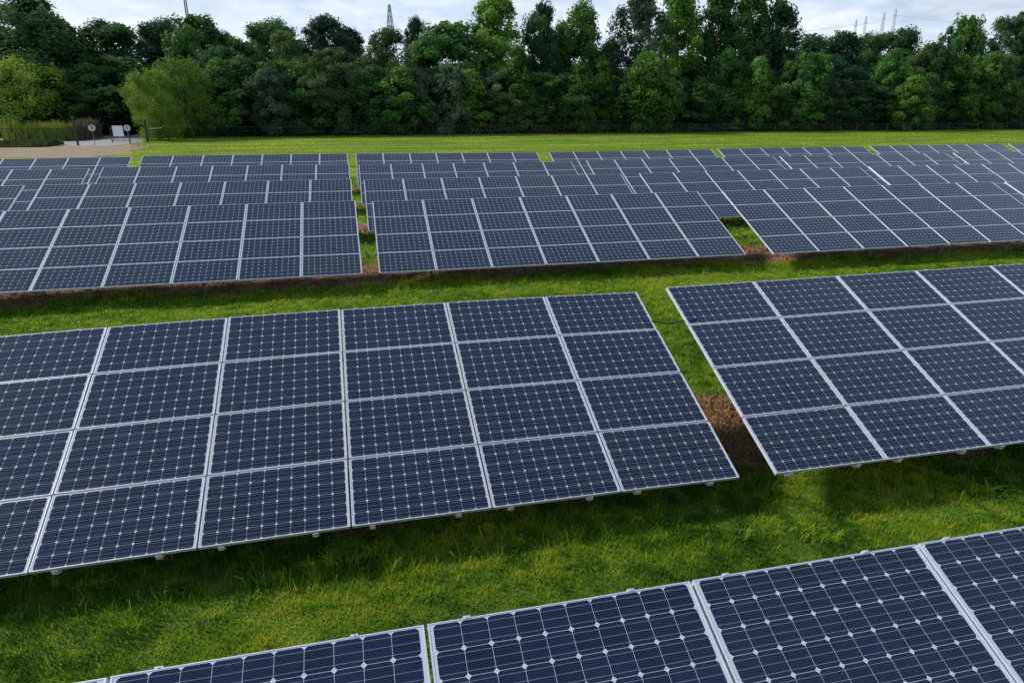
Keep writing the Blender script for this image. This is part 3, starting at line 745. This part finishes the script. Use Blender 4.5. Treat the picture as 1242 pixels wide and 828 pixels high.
# undergrowth along the foot of the wood: uncountable
def leaf_bank(name, seed, xs, ys, hs, n, lsz, mat, label, cat):
    rng = np.random.default_rng(seed); x = rng.uniform(xs[0], xs[1], n); y = rng.uniform(ys[0], ys[1], n)
    hh = hs[0] + (hs[1] - hs[0]) * fbm(x, y, 5.) * 1.4; z = hh * rng.random(n) ** .8
    P = np.stack([x, y, z], -1); Nn = rng.normal(0, 1, P.shape) + (0, -.3, .6); Nn /= np.linalg.norm(Nn, axis=1)[:, None]
    U = np.cross(Nn, rng.normal(0, 1, P.shape)); U /= np.linalg.norm(U, axis=1)[:, None]; W = np.cross(Nn, U)
    S = lsz * (.5 + rng.random(n)); U *= S[:, None]; W *= (S * .6)[:, None]
    V = np.stack([P - U, P - W, P + U, P + W], 1).reshape(-1, 3)
    t = np.clip(.35 + (fbm(x, y, 3) - .5) + rng.normal(0, .1, n), 0, 1)
    return tag(link(name, np_mesh(name, V, 4, np.arange(4 * n).reshape(-1, 4), LEAF[mat], {'tint': np.repeat(t, 4)})), label, cat, kind='stuff')
xr = at(1400, 165, 128)[0]; xl = at(205, 165, 128)[0]
leaf_bank('undergrowth', 4, (xl, xr), (122.0, 136), (1.0, 4.6), 80000, .26, 'dark', 'dark undergrowth along the foot of the wood', 'undergrowth')
leaf_bank('hedge_growth', 5, (at(-90, 165, 140)[0], at(150, 165, 140)[0]), (141, 147), (2.2, 6.5), 16000, .3, 'dark', 'dark bushes behind the reeds and the road', 'undergrowth')

# reeds
def reeds(name, px0, px1, Y0, Y1, n, h, ramp_, label):
    m, nt, b = mat_new(name + '_blades'); a = nt.nodes.new('ShaderNodeAttribute'); a.attribute_name = 'tint'
    nt.links.new(ramp(nt, a.outputs['Fac'], ramp_), b.inputs['Base Color']); b.inputs['Roughness'].default_value = .8
    rng = np.random.default_rng(9); x = rng.uniform(at(px0, 165, Y0)[0], at(px1, 165, Y0)[0], n); y = rng.uniform(Y0, Y1, n)
    hh = h * (.55 + .45 * rng.random(n)) * (.15 + 1.7 * fbm(x, y, 2.2)); P = blades(rng, x, y, hh, .05 + .05 * rng.random(n), .1 + .25 * rng.random(n), np.clip(fbm(x, y, 4) * 1.2 - .1 + rng.normal(0, .15, n), 0, 1))
    V = np.stack(P[:5], 1).reshape(-1, 3); b0 = np.arange(n) * 5
    F = np.concatenate([np.stack([b0, b0 + 1, b0 + 2], -1), np.stack([b0, b0 + 2, b0 + 3], -1), np.stack([b0 + 3, b0 + 2, b0 + 4], -1)])
    return tag(link(name, np_mesh(name, V, 3, F, m, {'tint': np.repeat(P[5], 5)})), label, 'reeds', kind='stuff')
reeds('yellow_reeds', 2, 88, 112, 123, 12000, 2.3, [(.1, (.08, .12, .015)), (.5, (.22, .29, .03)), (.9, (.38, .40, .05))], 'bright yellow-green reeds behind the fence at the left')
reeds('brown_reeds', 80, 97, 112.5, 122, 3000, 2.4, [(.1, (.05, .045, .025)), (.5, (.14, .11, .07)), (.9, (.25, .21, .12))], 'dull brown seeding reeds right of the yellow ones')
reeds('verge_grass', -70, 52, 97, 103, 7000, .8, [(.1, (.02, .05, .01)), (.5, (.05, .10, .015)), (.9, (.12, .16, .03))], 'rough green grass between dirt strip and gravel road')

# ------------------------------------------------------------------ fences, gate, signs
def fence(label, pts, hgt, every, mat, top=True, pr=.045):
    root = empty('chain_link_fence', (pts[0][0], pts[0][1], 0)); tag(root, label, 'fence')
    ox, oy = pts[0]; wires = MB(); rails = MB()
    for (ax, ay), (bx, by) in zip(pts[:-1], pts[1:]):
        L = math.hypot(bx - ax, by - ay); k = max(1, round(L / every))
        for i in range(k + 1):
            if i == k and (bx, by) != pts[-1]: continue
            t = i / k; m = MB(); x, y = ax + (bx - ax) * t - ox, ay + (by - ay) * t - oy
            m.tube([(x, y, -.2), (x, y, hgt + .05)], pr, 8); m.tube([(x, y, hgt + .05), (x, y, hgt + .09)], pr * 1.2, 8)
            m.build('post', mat, root)
        a3, b3 = (ax - ox, ay - oy), (bx - ox, by - oy)
        if top: rails.tube([(a3[0], a3[1] + .05, hgt - .03), (b3[0], b3[1] + .05, hgt - .03)], .028, 6)
        nh = int(L / .55)
        for i in range(nh):   # coarse diagonal weave
            for sg in (0, 1):
                t0, t1 = i / nh, min(1, (i + 1.6) / nh); z0, z1 = (.05, hgt - .05) if sg else (hgt - .05, .05)
                wires.tube([(a3[0] + (b3[0] - a3[0]) * t0, a3[1] + (b3[1] - a3[1]) * t0 - .03, z0), (a3[0] + (b3[0] - a3[0]) * t1, a3[1] + (b3[1] - a3[1]) * t1 - .03, z1)], .006, 3)
    if top: rails.build('top_rail', mat, root)
    wires.build('wire_mesh', mat, root)
    return root
gp = lambda px, py: ground(px, py)
fence('dark chain link fence in front of the reeds, left of the signs', [gp(-60, 177.5), gp(94, 176.6)], 2.1, 3.4, M['dark'])
fence('long dark chain link fence along the foot of the wood', [gp(208, 168.4), gp(640, 165.2), gp(1000, 163.2), gp(1340, 160.8)], 1.7, 3.0, M['dark'], True, .03)
x, y = gp(95, 177)
p = empty('gate_post', (x, y, 0)); tag(p, 'thick dark gate post at the right end of the left fence', 'post')
m = MB(); m.tube([(0, 0, -.2), (0, 0, 3.4)], .13, 12); m.build('post', M['dark'], p)
m = MB(); m.tube([(0, 0, 3.4), (0, 0, 3.47), (0, 0, 3.52)], [.16, .13, .03], 12); m.build('cap', M['dark'], p)
x, y = gp(179.5, 172.5)
p = empty('gate_post', (x, y, 0)); tag(p, 'thick dark gate post at the right side of the road, before the willow', 'post')
m = MB(); m.tube([(0, 0, -.2), (0, 0, 2.9)], .17, 12); m.build('post', M['wood'], p)
m = MB(); m.tube([(0, 0, 2.9), (0, 0, 2.97), (0, 0, 3.02)], [.2, .17, .03], 12); m.build('cap', M['dark'], p)
# braced end bay right of that post
p = empty('braced_fence_bay', (*gp(183, 171.8), 0)); tag(p, 'short braced fence bay between the gate post and the long fence', 'fence')
x1, y1 = gp(206, 170.6); x0, y0 = gp(183, 171.8); dx, dy = x1 - x0, y1 - y0
m = MB(); m.tube([(0, 0, 1.75), (dx * .72, dy * .72, 1.75)], .05, 6); m.build('top_rail', M['galv'], p)
m = MB(); m.tube([(dx * .66, dy * .66, 1.75), (dx, dy, .1)], .09, 6); m.build('brace', M['dark'], p)
m = MB(); m.tube([(0, 0, .1), (dx, dy, .1)], .05, 6); m.build('bottom_rail', M['dark'], p)
m = MB()
for t in (0, 1): m.tube([(dx * t, dy * t, -.2), (dx * t, dy * t, 1.9)], .06, 8)
m.build('post', M['dark'], p)
# swing gate with white board
gx0, gy0 = gp(136.5, 173.6); gx1, gy1 = gp(158.5, 174.2); dx, dy = gx1 - gx0, gy1 - gy0
p = empty('road_gate', (gx0, gy0, 0)); tag(p, 'dark metal gate across the gravel road', 'gate')
for t, nme in ((0, 'post'), (1, 'post')):
    m = MB(); m.tube([(dx * t, dy * t, -.2), (dx * t, dy * t, 2.1)], .06, 8); m.build(nme, M['dark'], p)
m = MB()
for z in (.3, 1.85): m.tube([(0, 0, z), (dx, dy, z)], .035, 6)
for t in (.33, .66): m.tube([(dx * t, dy * t, .3), (dx * t, dy * t, 1.85)], .025, 6)
m.tube([(0, 0, .3), (dx, dy, 1.85)], .022, 6)
m.build('gate_frame', M['dark'], p)
m = MB()
for i in range(24): t = i / 24; m.tube([(dx * t, dy * t, .3), (dx * t, dy * t, 1.85)], .006, 3)
m.build('wire_mesh', M['dark'], p)
bx, by = gx0 + dx * .16, gy0 + dy * .16 - .1
p = empty('notice_board', (bx, by, 0), math.atan2(dy, dx)); tag(p, 'blank white rectangular board fixed to the road gate', 'sign board')
m = MB(); m.box(0, 1.85, -.02, .0, .93, 2.22); m.build('board', M['board'], p)
m = MB(); m.box(-.03, 1.88, -.035, -.0205, .90, .93); m.box(-.03, 1.88, -.035, -.0205, 2.22, 2.25); m.box(-.03, 0, -.035, -.0205, .93, 2.22); m.box(1.85, 1.88, -.035, -.0205, .93, 2.22); m.build('frame', M['galv'], p)
def sign(px, py, cz, text, lab, tsz):
    x, y = gp(px, py); p = empty('round_sign', (x, y, 0), -YAW * .2 + .25); tag(p, lab, 'sign')
    m = MB(); m.tube([(0, 0, -.2), (0, 0, cz + .3)], .035, 8); m.build('post', M['galv_dark'], p)
    m = MB(); m.tube([(0, -.065, cz), (0, -.04, cz)], .42, 28); f = m.build('sign_face', M['signface'], p)
    m = MB(); n = 28
    for i in range(n):
        a, b = 6.2832 * i / n, 6.2832 * (i + 1) / n; k = len(m.v)
        for r, yy in ((.42, -.068), (.39, -.068)):
            m.v += [(r * math.cos(a), yy, cz + r * math.sin(a)), (r * math.cos(b), yy, cz + r * math.sin(b))]
        m.f.append((k, k + 1, k + 3, k + 2))
    m.build('rim', M['galv_dark'], f)
    cu = bpy.data.curves.new('numeral', 'FONT'); cu.body = text; cu.size = tsz; cu.align_x = 'CENTER'; cu.align_y = 'CENTER'; cu.extrude = .003; cu.offset = .012
    tmp = bpy.data.objects.new('numeral', cu); C.objects.link(tmp); bpy.context.view_layer.update()
    me = bpy.data.meshes.new_from_object(tmp); bpy.data.objects.remove(tmp); me.materials.clear(); me.materials.append(M['black'])
    o = link('numeral', me, f); o.location = (0, -.073, cz); o.rotation_euler = (math.pi / 2, 0, 0)
sign(115.5, 176.6, 2.15, '5', 'pale round sign with a dark 5 on a thin post beside the road', .6)
sign(157.5, 174.6, 2.0, '1', 'pale round sign with a dark upright mark, right of the white board', .6)

# ------------------------------------------------------------------ masts, pylons, lines
def lattice(name, label, cat, px, top, Y, wb, wt, mat, r, arms=(), nb=9, lowz=0):
    X, H = at(px, top, Y); p = empty(name, (X, Y, 0), .35); tag(p, label, cat)
    m = MB()
    for sx in (-1, 1):
        for sy in (-1, 1): m.tube([(sx * wb / 2, sy * wb / 2, -.3), (sx * wt / 2, sy * wt / 2, H)], r, 4)
    m.build('leg_frame', mat, p)
    m = MB()
    W = lambda z: (wb + (wt - wb) * z / H) / 2
    for i in range(nb):
        z0, z1 = H * i / nb, H * (i + 1) / nb
        for a, b in (((-1, -1), (1, -1)), ((1, -1), (1, 1)), ((1, 1), (-1, 1)), ((-1, 1), (-1, -1))):
            m.tube([(a[0] * W(z0), a[1] * W(z0), z0), (b[0] * W(z1), b[1] * W(z1), z1)], r * .6, 3)
            m.tube([(b[0] * W(z0), b[1] * W(z0), z0), (a[0] * W(z1), a[1] * W(z1), z1)], r * .6, 3)
            m.tube([(a[0] * W(z1), a[1] * W(z1), z1), (b[0] * W(z1), b[1] * W(z1), z1)], r * .6, 3)
    m.build('bracing', mat, p)
    for z, L in arms:
        m = MB(); z = H * z
        m.tube([(-L, 0, z), (L, 0, z)], r * .8, 4); m.tube([(-L, 0, z), (0, 0, z + L * .35)], r * .6, 4); m.tube([(L, 0, z), (0, 0, z + L * .35)], r * .6, 4)
        m.build('crossarm', mat, p)
    return X, H
lattice('radio_mast', 'thin dark radio mast rising out of the top edge above the domed tree', 'mast', 220, -30, 230, .75, .55, M['dark'], .07, nb=40)
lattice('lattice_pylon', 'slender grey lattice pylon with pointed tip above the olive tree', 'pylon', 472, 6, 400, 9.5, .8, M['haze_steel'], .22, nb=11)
PY = []
for px, top, Y, lab in [(1039, 24, 640, 'faint distant pylon, leftmost of the four at the right'), (1051, 20, 650, 'faint distant pylon, second from left of the four'),
                        (1073, 15, 560, 'faint distant pylon, third from left of the four'), (1087, 11, 570, 'faint distant pylon, rightmost of the four')]:
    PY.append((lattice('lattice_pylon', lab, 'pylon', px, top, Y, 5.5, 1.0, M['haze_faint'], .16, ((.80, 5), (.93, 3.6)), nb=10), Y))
for (i, dz, xo, yo, lab) in [(0, -4, -330, 90, 'faint upper power line running left from the distant pylons'), (2, -7, -300, 60, 'faint lower power line running left from the distant pylons'),
                             (3, -5, 420, -60, 'faint power line running right from the distant pylons')]:
    (X, H), Y = PY[i]; m = MB()
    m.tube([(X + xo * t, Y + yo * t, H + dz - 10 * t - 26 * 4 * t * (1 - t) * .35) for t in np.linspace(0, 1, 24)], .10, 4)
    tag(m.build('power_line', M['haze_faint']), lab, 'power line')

sc.render.engine = 'CYCLES'
